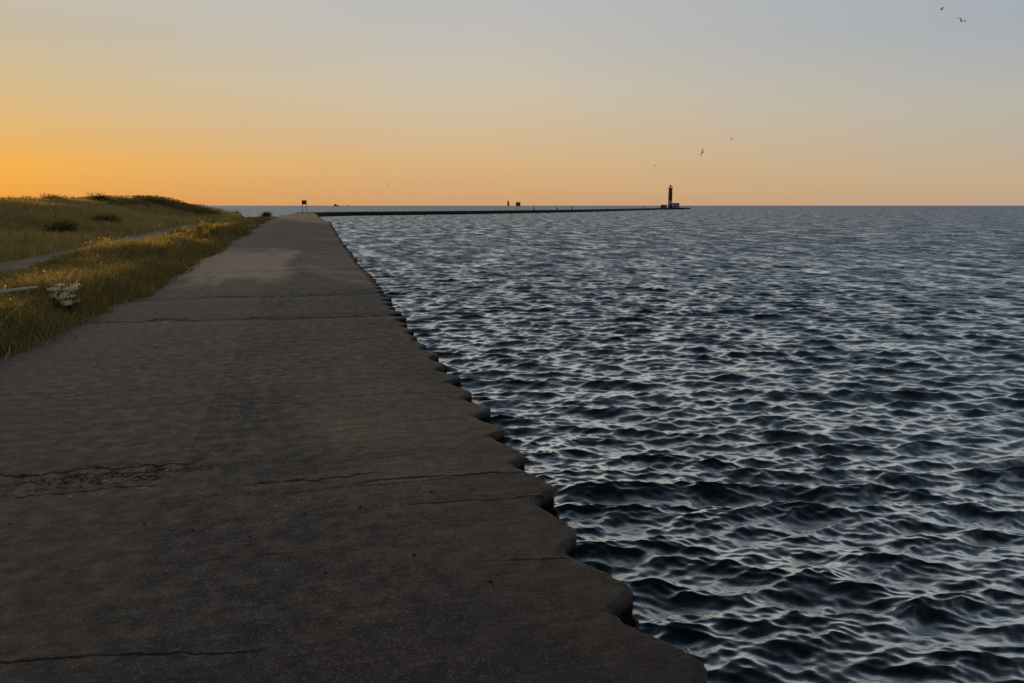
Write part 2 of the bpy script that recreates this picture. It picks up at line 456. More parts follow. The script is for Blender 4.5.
M['hull_light'] = simple_mat('ship_white', (0.35, 0.33, 0.32), (0.45, 0.43, 0.41), 0.3, 0.6, 0.1, 0.02)
M['stone_pale'] = simple_mat('pale_stone', (0.40, 0.36, 0.31), (0.55, 0.50, 0.44), 30, 0.85, 0.4, 0.004)
M['stone_dark'] = simple_mat('dark_clod', (0.016, 0.013, 0.011), (0.03, 0.025, 0.02), 30, 0.95, 0.4, 0.004)

# ------------------------------------------------------------------ pier slab
RE = np.array([(-8, 1.28), (3, 1.27), (4.2, 1.35), (5.2, 1.38), (9, 1.375), (11, 1.39), (14, 1.43), (19, 1.51), (29, 1.60),
               (50, 2.02), (75, 2.62), (82, 2.78), (82.8, 2.22), (93, 2.27), (120, 2.4), (170, 2.7)], dtype=float)
LE = np.array([(-8, -3.5), (9, -3.36), (10.6, -3.2), (12.7, -2.97), (16, -3.0), (23, -2.92), (34, -3.08), (56, -3.55),
               (78, -3.87), (110, -4.0), (130, -3.7), (150, -2.4), (170, -1.3)], dtype=float)
PIER_Y0, PIER_Y1 = -8.0, 170.0

tooth_rng = np.random.default_rng(5)
TOOTH_A = tooth_rng.uniform(0.65, 1.3, 500)
TOOTH_S = tooth_rng.uniform(-0.025, 0.025, 500)
def scallop(y):
    ph = (y - 2.07) / 0.58
    k = np.floor(ph).astype(int)
    t = ph - k
    kk = np.clip(k + 100, 0, 499)
    prof = np.where(t < 0.10, 1.0, np.where(t < 0.66, 1 - (t - 0.10) / 0.56, np.where(t < 0.76, 0.0, (t - 0.76) / 0.24)))
    prof = prof * prof * (3 - 2 * prof) * 0.25 + prof * 0.75
    a = TOOTH_A[kk] * (1 - (t > 0.71) * 1.0) + TOOTH_A[np.clip(kk + 1, 0, 499)] * (t > 0.71)
    s = TOOTH_S[kk] * (t <= 0.71) + TOOTH_S[np.clip(kk + 1, 0, 499)] * (t > 0.71)
    return -0.145 * (1 - prof * a) + s
def right_edge(y):
    return np.interp(y, RE[:, 0], RE[:, 1]) + scallop(y)
def left_edge(y):
    return np.interp(y, LE[:, 0], LE[:, 1]) + 0.20 * vnoise(y * 1.3, y * 0.2, 3) + 0.05 * vnoise(y * 7, y, 4)
def deck_z(x, y):
    z = 0.022 * vnoise(x * 0.7, y * 0.45, 21) + 0.006 * vnoise(x * 3, y * 2.2, 22, 2)
    for yc, sl_, w, a in ((11.2, -0.07, 0.35, 0.018), (13.9, -0.02, 0.35, 0.016), (4.5, -0.1, 0.25, 0.006), (33, 0, .6, .02), (62, 0, .8, .02)):
        z = z - a * np.exp(-((y - yc - sl_ * x) / w) ** 2)
    return z

ys = np.concatenate([np.arange(PIER_Y0, 30, 0.0207), np.arange(30, PIER_Y1, 0.0725), [PIER_Y1]])
re_ = right_edge(ys)
chip = (0.016 * vnoise(ys * 13, ys * 3, 8) + 0.014 * vnoise(ys * 43, ys * 3, 18)) * (ys < 30) + 0.012 * vnoise(ys * 5, ys, 9)
re_deck = re_ - 0.004 - np.abs(chip)
le_ = left_edge(ys)
NB = 20
u = np.linspace(0, 1, NB)
base_in = np.interp(ys, RE[:, 0], RE[:, 1]) - 0.27
XX = np.concatenate([le_[:, None] + (base_in - le_)[:, None] * u[None, :],
                     (re_deck - 0.045)[:, None], (re_deck - 0.015)[:, None], re_deck[:, None]], 1)
NC = XX.shape[1]
YY = np.repeat(ys[:, None], NC, 1)
ZZ = deck_z(XX, YY)
# rounded, worn lip on the water side
wear = 0.5 + 0.5 * vnoise(ys * 9, ys * 2, 31)
ZZ[:, -1] -= 0.010 + 0.010 * wear
ZZ[:, -2] -= 0.002 + 0.004 * wear
rows = len(ys)
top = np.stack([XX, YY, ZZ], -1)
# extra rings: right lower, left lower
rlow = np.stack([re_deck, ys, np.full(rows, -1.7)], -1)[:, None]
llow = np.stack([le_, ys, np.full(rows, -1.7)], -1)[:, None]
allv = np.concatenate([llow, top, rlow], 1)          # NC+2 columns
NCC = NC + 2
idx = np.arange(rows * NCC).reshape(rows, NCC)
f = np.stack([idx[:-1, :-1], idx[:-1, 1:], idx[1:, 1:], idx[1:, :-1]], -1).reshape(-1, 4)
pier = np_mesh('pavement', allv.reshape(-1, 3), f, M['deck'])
tag(pier, 'worn dark asphalt promenade running along the top of the pier', kind='structure')
# far end wall of the pier
bm = bmesh.new()
add_box(bm, ((le_[-1] + re_deck[-1]) / 2, PIER_Y1 + 0.204, -0.86), (re_deck[-1] - le_[-1], 0.40, 1.68))
# ------------------------------------------------------------------ sheet piling along the water
def ribbon(ys_, off_out, off_in, zt, zb):
    xo = right_edge(ys_) + off_out
    xi = right_edge(ys_) + off_in
    n = len(ys_)
    v = np.stack([np.stack([xo, ys_, np.full(n, zb)], -1), np.stack([xo, ys_, zt], -1),
                  np.stack([xi, ys_, zt], -1), np.stack([xi, ys_, np.full(n, zb)], -1)], 1)
    i = np.arange(n * 4).reshape(n, 4)
    ff = np.stack([i[:-1, :-1], i[1:, :-1], i[1:, 1:], i[:-1, 1:]], -1).reshape(-1, 4)
    return v.reshape(-1, 3), ff
zt = -0.17 + deck_z(re_, ys) + 0.012 * vnoise(ys * 0.9, ys, 41)
v, ff = ribbon(ys, 0.016, 0.003, zt, -2.2)
spw = np_mesh('sheet_pile_wall', v, ff, M['rust'])
tag(spw, 'dark rusty corrugated sheet pile wall holding the toothed water edge of the promenade', 'retaining wall')
bm_obj('pier_end', bm, M['concrete'], spw)

# ------------------------------------------------------------------ land on the left
def shore_y(x):
    return 114 + 2.0 * np.sin(x * 0.13) - 0.06 * np.clip(-x - 22, 0, 200)
def ground_z(x, y):
    z = -0.12 + 0.15 * smooth01(-x, 2.7, 3.5)
    z = z + 0.04 * vnoise(x * 0.9, y * 0.6, 51) * smooth01(-x, 3.3, 5)
    hump = smooth01(-x, 9.6 , 19.5)
    top = 1.72 - 0.22 * smooth01(-y, -80, -58) + 0.18 * vnoise(x * 0.12, y * 0.10, 52) + 0.15 * np.sin(y * 0.055 + 0.4)
    z = z + top * hump
    z = z + 0.25 * smooth01(-x, 4.6, 3.4) * 0.0
    # shelf falls to the lake at the far tip
    d = y - shore_y(x)
    z = z - 3.6 * smooth01(d, -1.5, 7.0)
    lowfar = smooth01(y, 90, 121)
    z = z - hump * 0.55 * lowfar
    return z
gx = np.concatenate([np.arange(-220, -40, 6.0), np.arange(-40, -12, 0.8), np.arange(-12, 1.0, 0.3)])
gy = np.concatenate([np.arange(-60, 0, 3.0), np.arange(0, 60, 0.5), np.arange(60, 140, 0.8)])
GX, GY = np.meshgrid(gx, gy)
GZ = ground_z(GX, GY)
r_, c_ = GX.shape
idx = np.arange(r_ * c_).reshape(r_, c_)
f = np.stack([idx[:-1, :-1], idx[:-1, 1:], idx[1:, 1:], idx[1:, :-1]], -1).reshape(-1, 4)
tag(np_mesh('ground', np.stack([GX, GY, GZ], -1).reshape(-1, 3), f, M['soil'], smooth=True),
    'low grassy shore ground rising to a ridge', kind='structure')
# dirt path
PC = np.array([(-20, -7.2), (16, -7.2), (30, -7.2), (43, -7.7), (61, -8.0), (80, -7.6), (98, -6.8), (116, -6.0)], float)
def path_c(y): return np.interp(y, PC[:, 0], PC[:, 1])
def path_w(y): return np.interp(y, [0, 30, 60, 90, 119], [1.05, 1.1, 1.4, 1.8, 1.8])
py = np.arange(-20, 119, 0.4)
pu = np.linspace(-1, 1, 13)
wl = path_w(py) + 0.30 * vnoise(py * 0.8, py * 0.1, 61)
wr = path_w(py) + 0.30 * vnoise(py * 0.8, py * 0.1, 62)
PX = path_c(py)[:, None] + np.where(pu < 0, pu * wl[:, None], pu * wr[:, None])
PY = np.repeat(py[:, None], len(pu), 1)
PZ = ground_z(PX, PY) + 0.03
PZ[:, 0] -= 0.05; PZ[:, -1] -= 0.05
idx = np.arange(PX.size).reshape(PX.shape)
f = np.stack([idx[:-1, :-1], idx[:-1, 1:], idx[1:, 1:], idx[1:, :-1]], -1).reshape(-1, 4)
tag(np_mesh('path', np.stack([PX, PY, PZ], -1).reshape(-1, 3), f, M['path'], smooth=True),
    'pale dirt path through the grass', kind='structure')

# ------------------------------------------------------------------ grass and weeds (blades)
def blades(n_pts, x, y, h, w, lean, tint, zoff=0.0):
    n = len(x)
    z = ground_z(x, y) + zoff
    a = rng.uniform(0, 2 * math.pi, n)
    dx, dy = np.cos(a), np.sin(a)
    la = rng.uniform(0, 2 * math.pi, n)
    lx, ly = np.cos(la) * lean * h, np.sin(la) * lean * h
    v = np.zeros((n, 5, 3), np.float32)
    v[:, 0] = np.stack([x - dx * w / 2, y - dy * w / 2, z - 0.02], -1)
    v[:, 1] = np.stack([x + dx * w / 2, y + dy * w / 2, z - 0.02], -1)
    v[:, 2] = np.stack([x + lx * 0.35 - dx * w * 0.42, y + ly * 0.35 - dy * w * 0.42, z + h * 0.58], -1)
    v[:, 3] = np.stack([x + lx * 0.35 + dx * w * 0.42, y + ly * 0.35 + dy * w * 0.42, z + h * 0.58], -1)
    v[:, 4] = np.stack([x + lx, y + ly, z + h], -1)
    b = (np.arange(n) * 5)[:, None]
    t = np.concatenate([b + np.array([[0, 1, 3]]), b + np.array([[0, 3, 2]]), b + np.array([[2, 3, 4]])], 1).reshape(-1, 3)
    c = np.repeat(tint[:, None, :], 5, 1).reshape(-1, 3)
    return v.reshape(-1, 3), t, c

def leaves(cx, cy, cz, size, tint):
    """small folded leaf cards with random facing"""
    n = len(cx)
    d = rng.normal(size=(n, 3)); d /= np.linalg.norm(d, axis=1)[:, None]
    e = rng.normal(size=(n, 3)); e -= (e * d).sum(1)[:, None] * d; e /= np.linalg.norm(e, axis=1)[:, None]
    nn = np.cross(d, e)
    c = np.stack([cx, cy, cz], -1)
    s = size[:, None]
    v = np.stack([c - d * s, c + e * s * 0.42 + nn * s * 0.15, c + d * s, c - e * s * 0.42 + nn * s * 0.15], 1)
    b = (np.arange(n) * 4)[:, None]
    t = np.concatenate([b + np.array([[0, 1, 2]]), b + np.array([[0, 2, 3]])], 1).reshape(-1, 3)
    return v.reshape(-1, 3), t, np.repeat(tint[:, None, :], 4, 1).reshape(-1, 3)

def tints(n, base, var=0.25, mixc=None, frac=0.0):
    c = np.array(base)[None] * (1 + rng.normal(0, var, (n, 1))) * (1 + rng.normal(0, 0.07, (n, 3)))
    if mixc is not None:
        m = rng.uniform(size=n) < frac
        c[m] = np.array(mixc)[None] * (1 + rng.normal(0, var, (m.sum(), 1)))
    return np.clip(c, 0.005, 0.85)

def join(parts):
    vs, ts, cs, o = [], [], [], 0
    for v, t, c in parts:
        vs.append(v); ts.append(t + o); cs.append(c); o += len(v)
    return np.concatenate(vs), np.concatenate(ts), np.concatenate(cs)

def sample(n, x0, x1, y0, y1):
    return rng.uniform(x0, x1, n), rng.uniform(y0, y1, n)

parts = []
def verge_zone(n, y0, y1, w, h0, h1, leafy):
    x, y = sample(n, -6.6, -2.7, y0, y1)
    le = left_edge(y)
    pr = path_c(y) + path_w(y) - 0.15
    edge = le + 0.14 * rng.normal(size=n) + np.where(rng.uniform(size=n) < 0.04, rng.uniform(0, 0.45, n), 0)
    keep = (x < edge) & (x > pr + rng.normal(0, 0.2, n)) & (y < shore_y(x) - 2)
    # clumpy density
    dn = vnoise(x * 1.6, y * 1.1, 71)
    keep &= rng.uniform(-1.1, 0.6, n) < dn + 0.35
    x, y, dn = x[keep], y[keep], dn[keep]
    dist_edge = np.clip(left_edge(y) - x, 0, 2)
    h = rng.uniform(h0, h1, len(x)) * (0.55 + 0.45 * smooth01(dist_edge, 0.0, 0.7)) * (1 + 0.45 * dn)
    h *= 0.42 + 0.58 * smooth01(x - (path_c(y) + path_w(y)), -0.1, 1.7)
    h *= np.interp(y, [5, 8, 20, 26, 29, 37, 41, 60, 85, 110], [0.9, 1.0, 1, 1, 0.55, 0.55, 1, 1, 0.7, 0.45])
    fl = np.exp(-((x + 3.30) ** 2 + ((y - 11.5) / 1.3) ** 2) / 0.16)
    dw = np.exp(-((x - (-4.06 + (y - 11.4) * 0.53)) / 0.28) ** 2) * (y > 9.8) * (y < 12.2)
    h *= 1 - 0.55 * np.maximum(fl, dw)
    t = tints(len(x), (0.24, 0.205, 0.080), 0.28, (0.42, 0.32, 0.15), 0.28)
    t *= (1 + 0.25 * vnoise(x * 0.9, y * 0.7, 72))[:, None]
    parts.append(blades(0, x, y, h, rng.uniform(0.6, 1.4, len(x)) * w, rng.uniform(0.1, 0.7, len(x)), t))
    m = rng.uniform(size=len(x)) < leafy
    x2, y2, h2 = x[m], y[m], h[m]
    z2 = ground_z(x2, y2) + h2 * rng.uniform(0.15, 1.05, len(x2))
    t2 = tints(len(x2), (0.20, 0.185, 0.064), 0.3, (0.32, 0.25, 0.08), 0.3)
    parts.append(leaves(x2 + rng.normal(0, 0.03, len(x2)), y2 + rng.normal(0, 0.03, len(x2)), z2, rng.uniform(0.6, 1.5, len(x2)) * w * 2.2, t2))
verge_zone(130000, 4, 20, 0.010, 0.22, 0.50, 0.55)
verge_zone(110000, 20, 50, 0.018, 0.25, 0.60, 0.55)
verge_zone(60000, 50, 118, 0.040, 0.25, 0.55, 0.55)
v, t, c = join(parts)
tag(np_mesh('weeds', v, t, M['leaf'], vec_attrs={'tint': c}),
    'dense olive weeds filling the verge between the promenade and the dirt path', 'weeds', kind='stuff')

parts = []
def field_zone(n, x0, x1, y0, y1, w, h0, h1):
    x, y = sample(n, x0, x1, y0, y1)
    pl = path_c(y) - path_w(y) + 0.2
    keep = (x < pl + rng.normal(0, 0.25, n)) & (y < shore_y(x) - 1.5)
    dn = vnoise(x * 0.5, y * 0.4, 73)
    keep &= rng.uniform(-1.2, 0.6, n) < dn + 0.45
    x, y, dn = x[keep], y[keep], dn[keep]
    h = rng.uniform(h0, h1, len(x)) * (1 + 0.35 * dn)
    t = tints(len(x), (0.37, 0.31, 0.135), 0.25, (0.46, 0.36, 0.17), 0.30)
    t *= (1 + 0.30 * vnoise(x * 0.25, y * 0.16, 74))[:, None]
    parts.append(blades(0, x, y, h, rng.uniform(0.6, 1.4, len(x)) * w, rng.uniform(0.1, 0.7, len(x)), t))
field_zone(60000, -16, -7.5, 12, 34, 0.016, 0.2, 0.5)
field_zone(90000, -30, -8, 30, 75, 0.035, 0.25, 0.55)
field_zone(60000, -45, -8, 70, 124, 0.06, 0.25, 0.55)
field_zone(40000, -60, -16, 20, 75, 0.06, 0.3, 0.6)
v, t, c = join(parts)
tag(np_mesh('grass', v, t, M['leaf'], vec_attrs={'tint': c}),
    'dry olive meadow grass between the dirt path and the ridge', 'grass', kind='stuff')

# brush line along the ridge: too dense to tell plants apart
parts = []
n = 170000
x, y = rng.uniform(-48, -9.5, n), rng.uniform(34, 123, n)
x = np.concatenate([x, rng.uniform(-20, -7, 60000)]); y = np.concatenate([y, rng.uniform(84, 114, 60000)]); n = len(x)
inner = np.interp(y, [30, 60, 85, 100, 112], [-19.5, -18.5, -16, -12, -8.6])
prob = smooth01(inner - x, -0.5, 2.0)
dn = vnoise(x * 0.55, y * 0.45, 75)
keep = (rng.uniform(size=n) < prob) & (rng.uniform(-1.2, 0.7, n) < dn + 0.3) & (y < shore_y(x) + 1)
x, y, dn = x[keep], y[keep], dn[keep]
hb = (0.50 + 0.30 * dn) * np.interp(y, [34, 85, 104, 112], [0.75, 1.0, 1.7, 2.6])
hb = np.clip(hb, 0.15, 1.45)
z = ground_z(x, y) + hb * rng.uniform(0, 1, len(x)) ** 0.7
t2 = tints(len(x), (0.21, 0.175, 0.065), 0.28, (0.26, 0.20, 0.08), 0.25)
parts.append(leaves(x, y, z, rng.uniform(0.05, 0.15, len(x)), t2))
v, t, c = join(parts)
tag(np_mesh('shrubbery', v, t, M['leaf'], vec_attrs={'tint': c}),
    'dark olive brush growing in one band along the top of the ridge', 'brush', kind='stuff')

# ------------------------------------------------------------------ shrubs one can tell apart
def shrub(label, x, y, w, h, n, base, pointed=False):
    z0 = ground_z(np.array([x]), np.array([y]))[0] - 0.05
    root = empty('shrub', (x, y, z0))
    bm = bmesh.new()
    tips = []
    for k in range(9):
        a = random.uniform(0, 6.28); rr = random.uniform(0.15, 0.8) * w / 2
        hh = h * (random.uniform(0.55, 0.95) if not pointed else random.uniform(0.5, 1.0) * (1 - 0.7 * rr / (w / 2)))
        p1 = Vector((math.cos(a) * rr * 0.4, math.sin(a) * rr * 0.4, hh * 0.45))
        p2 = Vector((math.cos(a) * rr, math.sin(a) * rr, hh))
        add_cone(bm, (0, 0, -0.05), p1, 0.035, 0.022, 6)
        add_cone(bm, p1, p2, 0.022, 0.008, 5)
        tips.append((p1, p2))
    bm_obj('trunk', bm, M['stem'], root)
    cs = []
    for p1, p2 in tips:
        m = n // len(tips)
        f_ = rng.uniform(0.0, 1.0, m)[:, None]
        c0 = np.array(p1)[None] * (1 - f_) + np.array(p2)[None] * f_
        sp = w * 0.095
        cs.append(c0 + np.clip(rng.normal(0, 1, (m, 3)), -1.7, 1.7) * np.array([sp, sp, sp * 0.9])[None])
    cs = np.concatenate(cs)
    cs[:, 2] = np.clip(cs[:, 2], 0.05, None)
    v, t, c = leaves(cs[:, 0], cs[:, 1], cs[:, 2], rng.uniform(0.04, 0.10, len(cs)), tints(len(cs), base, 0.3))
    np_mesh('crown', v, t, M['leaf'], root, vec_attrs={'tint': c})
    tag(root, label, 'shrub', 'shrubs standing up from the ridge line')
    return root
G1, G2 = (0.125, 0.112, 0.042), (0.145, 0.13, 0.048)
shrub('broad dark shrub making the highest rounded bump of the ridge line', -19.5, 83.5, 2.8, 0.92, 2600, G1)
shrub('small pointed bush just right of the highest bump on the ridge', -20.2, 92, 0.9, 1.05, 900, G1, True)
shrub('low rounded shrub on the ridge left of the highest bump', -20.5, 73, 2.6, 0.85, 1800, G1)
shrub('wide low bush where the ridge starts to fall toward the lake', -16.6, 98, 3.4, 0.95, 2200, G2)
shrub('twin topped bush on the sloping right part of the ridge', -14.2, 106, 2.6, 1.0, 2000, G1)
shrub('last rounded bush at the lakeside tip of the ridge', -9.6, 112.0, 3.0, 1.0, 2400, G2)
shrub('green bush on the grassy slope below the ridge at the frame edge', -11.3, 40.5, 1.8, 0.7, 2000, (0.18, 0.17, 0.058))
shrub('dark green bush in the hollow of the meadow under the highest bump', -12.0, 52.5, 2.4, 0.7, 2000, (0.15, 0.15, 0.055))
sh = shrub('low dark bush beside the far end of the promenade', -4.7, 103, 2.4, 0.6, 1800, G1)
sh['group'] = ''
del sh['group']

# ------------------------------------------------------------------ flowering weeds
def flower_plant(root_name, x, y, h, spread, nstem, head, petal_col, npet, psize, leafn, lowest=0.72):
    z0 = ground_z(np.array([x]), np.array([y]))[0]
    root = empty(root_name, (x, y, z0))
    bm = bmesh.new(); heads = []
    for k in range(nstem):
        a = random.uniform(0, 6.28); rr = random.uniform(0.2, 1.0) * spread
        hh = h * random.uniform(lowest, 1.0)
        p1 = Vector((math.cos(a) * rr * 0.35, math.sin(a) * rr * 0.35, hh * 0.55)); p2 = Vector((math.cos(a) * rr, math.sin(a) * rr, hh))
        add_cone(bm, (random.uniform(-.04, .04), random.uniform(-.04, .04), -0.03), p1, 0.005, 0.004, 5)
        add_cone(bm, p1, p2, 0.004, 0.003, 5)
        heads.append(p2)
    bm_obj('stem', bm, M['stem'], root)
    cs = []; 
    for p in heads:
        q = rng.normal(0, 1, (npet, 3)) * np.array(head)[None]
        cs.append(np.array(p)[None] + q)
    cs = np.concatenate(cs)
    v, t, c = leaves(cs[:, 0], cs[:, 1], cs[:, 2], rng.uniform(0.7, 1.3, len(cs)) * psize, tints(len(cs), petal_col, 0.12))
    np_mesh('blossom', v, t, M['petal'], root, vec_attrs={'tint': c})
    lf = rng.uniform(0.05, 0.85, leafn)
    hp = np.array([np.array(heads[i % len(heads)]) for i in range(leafn)]) * lf[:, None] + rng.normal(0, 0.03, (leafn, 3))
    v, t, c = leaves(hp[:, 0], hp[:, 1], np.clip(hp[:, 2], 0.02, 9), rng.uniform(0.02, 0.05, leafn), tints(leafn, (0.08, 0.085, 0.025), 0.25))
    np_mesh('foliage', v, t, M['leaf'], root, vec_attrs={'tint': c})
    return root
tag(flower_plant('white_wildflower', -3.32, 11.9, 0.47, 0.17, 20, (0.030, 0.030, 0.012), (0.85, 0.83, 0.74), 60, 0.015, 160, 0.40),
    'bright white flower clump in the olive weeds beside the promenade', 'wildflower')
tag(flower_plant('white_wildflower', -3.50, 53.0, 0.28, 0.35, 8, (0.10, 0.06, 0.02), (0.60, 0.57, 0.50), 14, 0.035, 60),
    'small low white clump at the promenade edge far from the camera', 'wildflower')
for k in range(18):
    yy_ = 22 + k * 1.7 + random.uniform(-0.8, 0.8)
    xx_ = random.uniform(-5.3, -3.7) if k % 3 else random.uniform(-4.2, -3.5)
    tag(flower_plant('goldenrod_weed', xx_, yy_, random.uniform(0.55, 0.8), 0.16, 6, (0.030, 0.030, 0.05), (0.50, 0.37, 0.05), 22, 0.022, 60),
        'yellow flowering weed standing in the verge along the promenade', 'wildflower', 'yellow flowering weeds in the verge')
# a few taller seed stalks in the meadow
for k, (sx, sy) in enumerate([(-9.6, 30.5), (-13.5, 48), (-11.4, 40)]):
    tag(flower_plant('seed_stalk', sx, sy, 0.75, 0.06, 2, (0.03, 0.03, 0.05), (0.38, 0.30, 0.15), 16, 0.02, 16),
        ['single pale seed stalk just left of the dirt path', 'pale seed stalk high on the meadow slope', 'pale seed stalk midway up the meadow'][k], 'wildflower')

# bleached plank lying at the near side of the path
bm = bmesh.new()
pa, pb = Vector((-4.40, 10.75, 0.42)), Vector((-3.72, 12.03, 0.45))
add_cone(bm, pa, pa.lerp(pb, 0.55) + Vector((0, 0, 0.012)), 0.032, 0.030, 9)
add_cone(bm, pa.lerp(pb, 0.548) + Vector((0, 0, 0.012)), pb, 0.0296, 0.018, 9)
add_cone(bm, pa.lerp(pb, 0.62) + Vector((0, 0, 0.008)), pa.lerp(pb, 0.78) + Vector((-0.16, 0.05, 0.06)), 0.014, 0.007, 7)
pk = bm_obj('driftwood_branch', bm, M['bone_wood'], smooth=True)
tag(pk, 'pale bleached length of driftwood lying on the weeds at the left', 'driftwood')

# ------------------------------------------------------------------ stones and clods on the asphalt
def lump(name, x, y, s, mat):
    bm = bmesh.new()
    bmesh.ops.create_icosphere(bm, subdivisions=2, radius=s)
    for vv in bm.verts:
        k = 1 + 0.25 * math.sin(vv.co.x / s * 3 + x * 50) + 0.18 * math.sin(vv.co.y / s * 4 + y * 31)
        vv.co = Vector((vv.co.x * k * 1.3, vv.co.y * k, vv.co.z * 0.55 * k))
    o = bm_obj(name, bm, mat, smooth=True)
    o.location = (x, y, float(deck_z(np.array([x]), np.array([y]))[0]) + s * 0.3)
    o.rotation_euler = (0, 0, x * 17)
    return o
tag(lump('pebble', -0.215, 3.94, 0.008, M['stone_pale']), 'single white pebble lying alone on the dark asphalt', 'pebble')
for (px, py_) in [(-1.20, 4.62), (-1.55, 4.55), (-0.87, 4.72), (-1.32, 4.40), (-1.02, 4.80), (-1.62, 4.70), (-0.95, 4.42)]:
    tag(lump('pebble', px, py_, random.uniform(0.006, 0.010), M['stone_pale']),
        'pale chip of rubble in the crumbled crack at the left', 'pebble', 'rubble chips in the crumbled crack')
for (px, py_) in [(-0.32, 3.60), (-0.06, 3.79), (0.22, 3.80), (-1.51, 4.09), (0.62, 3.92), (0.85, 3.90), (0.42, 3.18), (0.98, 3.0), (-0.6, 3.75), (0.7, 2.85), (-0.85, 3.9), (0.02, 3.12)]:
    tag(lump('clod', px, py_, random.uniform(0.005, 0.008), M['stone_dark']),
        'small dark clod of dirt lying on the asphalt', 'clod', 'dark clods of dirt on the asphalt')
for (px, py_, s) in [(-1.70, 9.2, 0.02), (-1.58, 9.35, 0.015), (-2.1, 8.9, 0.014), (-0.55, 5.9, 0.009)]:
    tag(lump('pebble', px, py_, s, M['stone_pale']), 'small pale stone on the left half of the asphalt', 'pebble', 'pale stones on the left half of the asphalt')

# ------------------------------------------------------------------ water
def build_water():
    # polar level-of-detail sheet: fine near the pier, coarser toward the horizon
    rs = [1.0]
    while rs[-1] < 16000:
        r0 = rs[-1]
        rs.append(r0 + max(0.0085, min(r0 * r0 / 2800.0, 0.0029 * r0 if r0 < 90 else 0.0045 * r0)) * (1.0 if r0 < 400 else 3.0))
    rs = np.array(rs)
    az = np.concatenate([np.linspace(-65, -22, 90, endpoint=False), np.linspace(-22, 56, 960, endpoint=False), np.linspace(56, 110, 110)])
    az = np.radians(az)
    daz = np.gradient(az)
    NR, NA = len(rs), len(az)
    dr = np.gradient(rs)
    lam = np.exp(np.linspace(math.log(0.055), math.log(1.9), 140))
    g = np.random.default_rng(3)
    lam = lam * g.uniform(0.96, 1.04, len(lam))
    k = 2 * math.pi / lam
    lp = 0.37
    s = np.where(lam < lp, (lam / lp) ** 0.06, np.exp(-((lam / lp - 1) * 0.66) ** 2))
    rms = WAVE_SLOPE
    s = s / math.sqrt((s ** 2).sum() / 2) * rms
    amp = s / k
    spread = np.where(lam > 0.4, 0.36, 0.50)
    th = R(-14) + g.normal(0, 1, len(lam)) * spread       # travel direction measured from -Y
    kx, ky = k * np.sin(th), -k * np.cos(th)
    ph = g.uniform(0, 2 * math.pi, len(lam))
    X0 = (rs[:, None] * np.sin(az)[None]).astype(np.float32)
    Y0 = (rs[:, None] * np.cos(az)[None]).astype(np.float32)
    Z = np.zeros_like(X0); DX = np.zeros_like(X0); DY = np.zeros_like(X0)
    lost = np.zeros(NR)
    sp = np.maximum(dr * 1.0, rs * 0.00142)
    # slow gusts change the chop from place to place
    gust = 1.0 + 0.22 * vnoise(X0 * 0.11, Y0 * 0.11, 90, 2) 
    gust = gust.astype(np.float32)
    for i in range(len(lam)):
        wgt = smooth01(lam[i] / sp, 1.9, 3.4)
        lost += (s[i] ** 2 / 2) * (1 - wgt ** 2)
        rows_ = np.nonzero(wgt > 0.003)[0]
        if len(rows_) == 0: continue
        e = rows_[-1] + 1
        a = (amp[i] * wgt[:e]).astype(np.float32)[:, None]
        p = np.float32(kx[i]) * X0[:e] + np.float32(ky[i]) * Y0[:e] + np.float32(ph[i])
        sn, cs = np.sin(p), np.cos(p)
        Z[:e] += a * cs * gust[:e]
        q = 1.05 if lam[i] > 0.4 else 0.6
        DX[:e] -= a * (q * np.sin(th[i])).astype(np.float32) * sn
        DY[:e] += a * (q * np.cos(th[i])).astype(np.float32) * sn
    V = np.stack([X0 + DX, Y0 + DY, Z + WATER_Z], -1).reshape(-1, 3)
    # rms slope of the waves finer than the mesh
    L = np.repeat(np.sqrt(np.maximum(lost, 0))[:, None], NA, 1).ravel()
    idx = np.arange(NR * NA).reshape(NR, NA)
    f = np.stack([idx[:-1, :-1], idx[1:, :-1], idx[1:, 1:], idx[:-1, 1:]], -1).reshape(-1, 4)
    f = f[:, ::-1]
    print('water verts', NR, NA, NR * NA, 'sig height', 4 * math.sqrt((amp ** 2).sum() / 2))
    return np_mesh('water', V, f, M['water'], smooth=True, attrs={'slope': L})
WAVE_SLOPE = 0.40
tag(build_water(), 'dark choppy lake water', kind='structure')

# ------------------------------------------------------------------ breakwater
BW = [(0.5, 170.2), (5.0, 181), (16.5, 192), (31, 202), (47, 213), (73, 238), (103, 271), (150, 334), (209, 414), (227, 437), (259, 472)]
def catmull(P, n=14):
    P = [np.array(p, float) for p in P]
    Q = [2 * P[0] - P[1]] + P + [2 * P[-1] - P[-2]]
    out = []
    for i in range(1, len(Q) - 2):
        for j in range(n):
            t = j / n
            a, b, c, d = Q[i - 1], Q[i], Q[i + 1], Q[i + 2]
            out.append(0.5 * ((2 * b) + (-a + c) * t + (2 * a - 5 * b + 4 * c - d) * t * t + (-a + 3 * b - 3 * c + d) * t ** 3))
    out.append(P[-1]); return np.array(out)
bwp = catmull(BW)
def bw_at(s):
    d = np.concatenate([[0], np.cumsum(np.linalg.norm(np.diff(bwp, axis=0), axis=1))])
    return np.array([np.interp(s, d, bwp[:, 0]), np.interp(s, d, bwp[:, 1])]), d[-1]
_, BWL = bw_at(0)
ss = np.arange(0, BWL, 1.5)
cen = np.array([bw_at(s)[0] for s in ss])
tang = np.gradient(cen, axis=0); tang /= np.linalg.norm(tang, axis=1)[:, None]
nor = np.stack([tang[:, 1], -tang[:, 0]], -1)
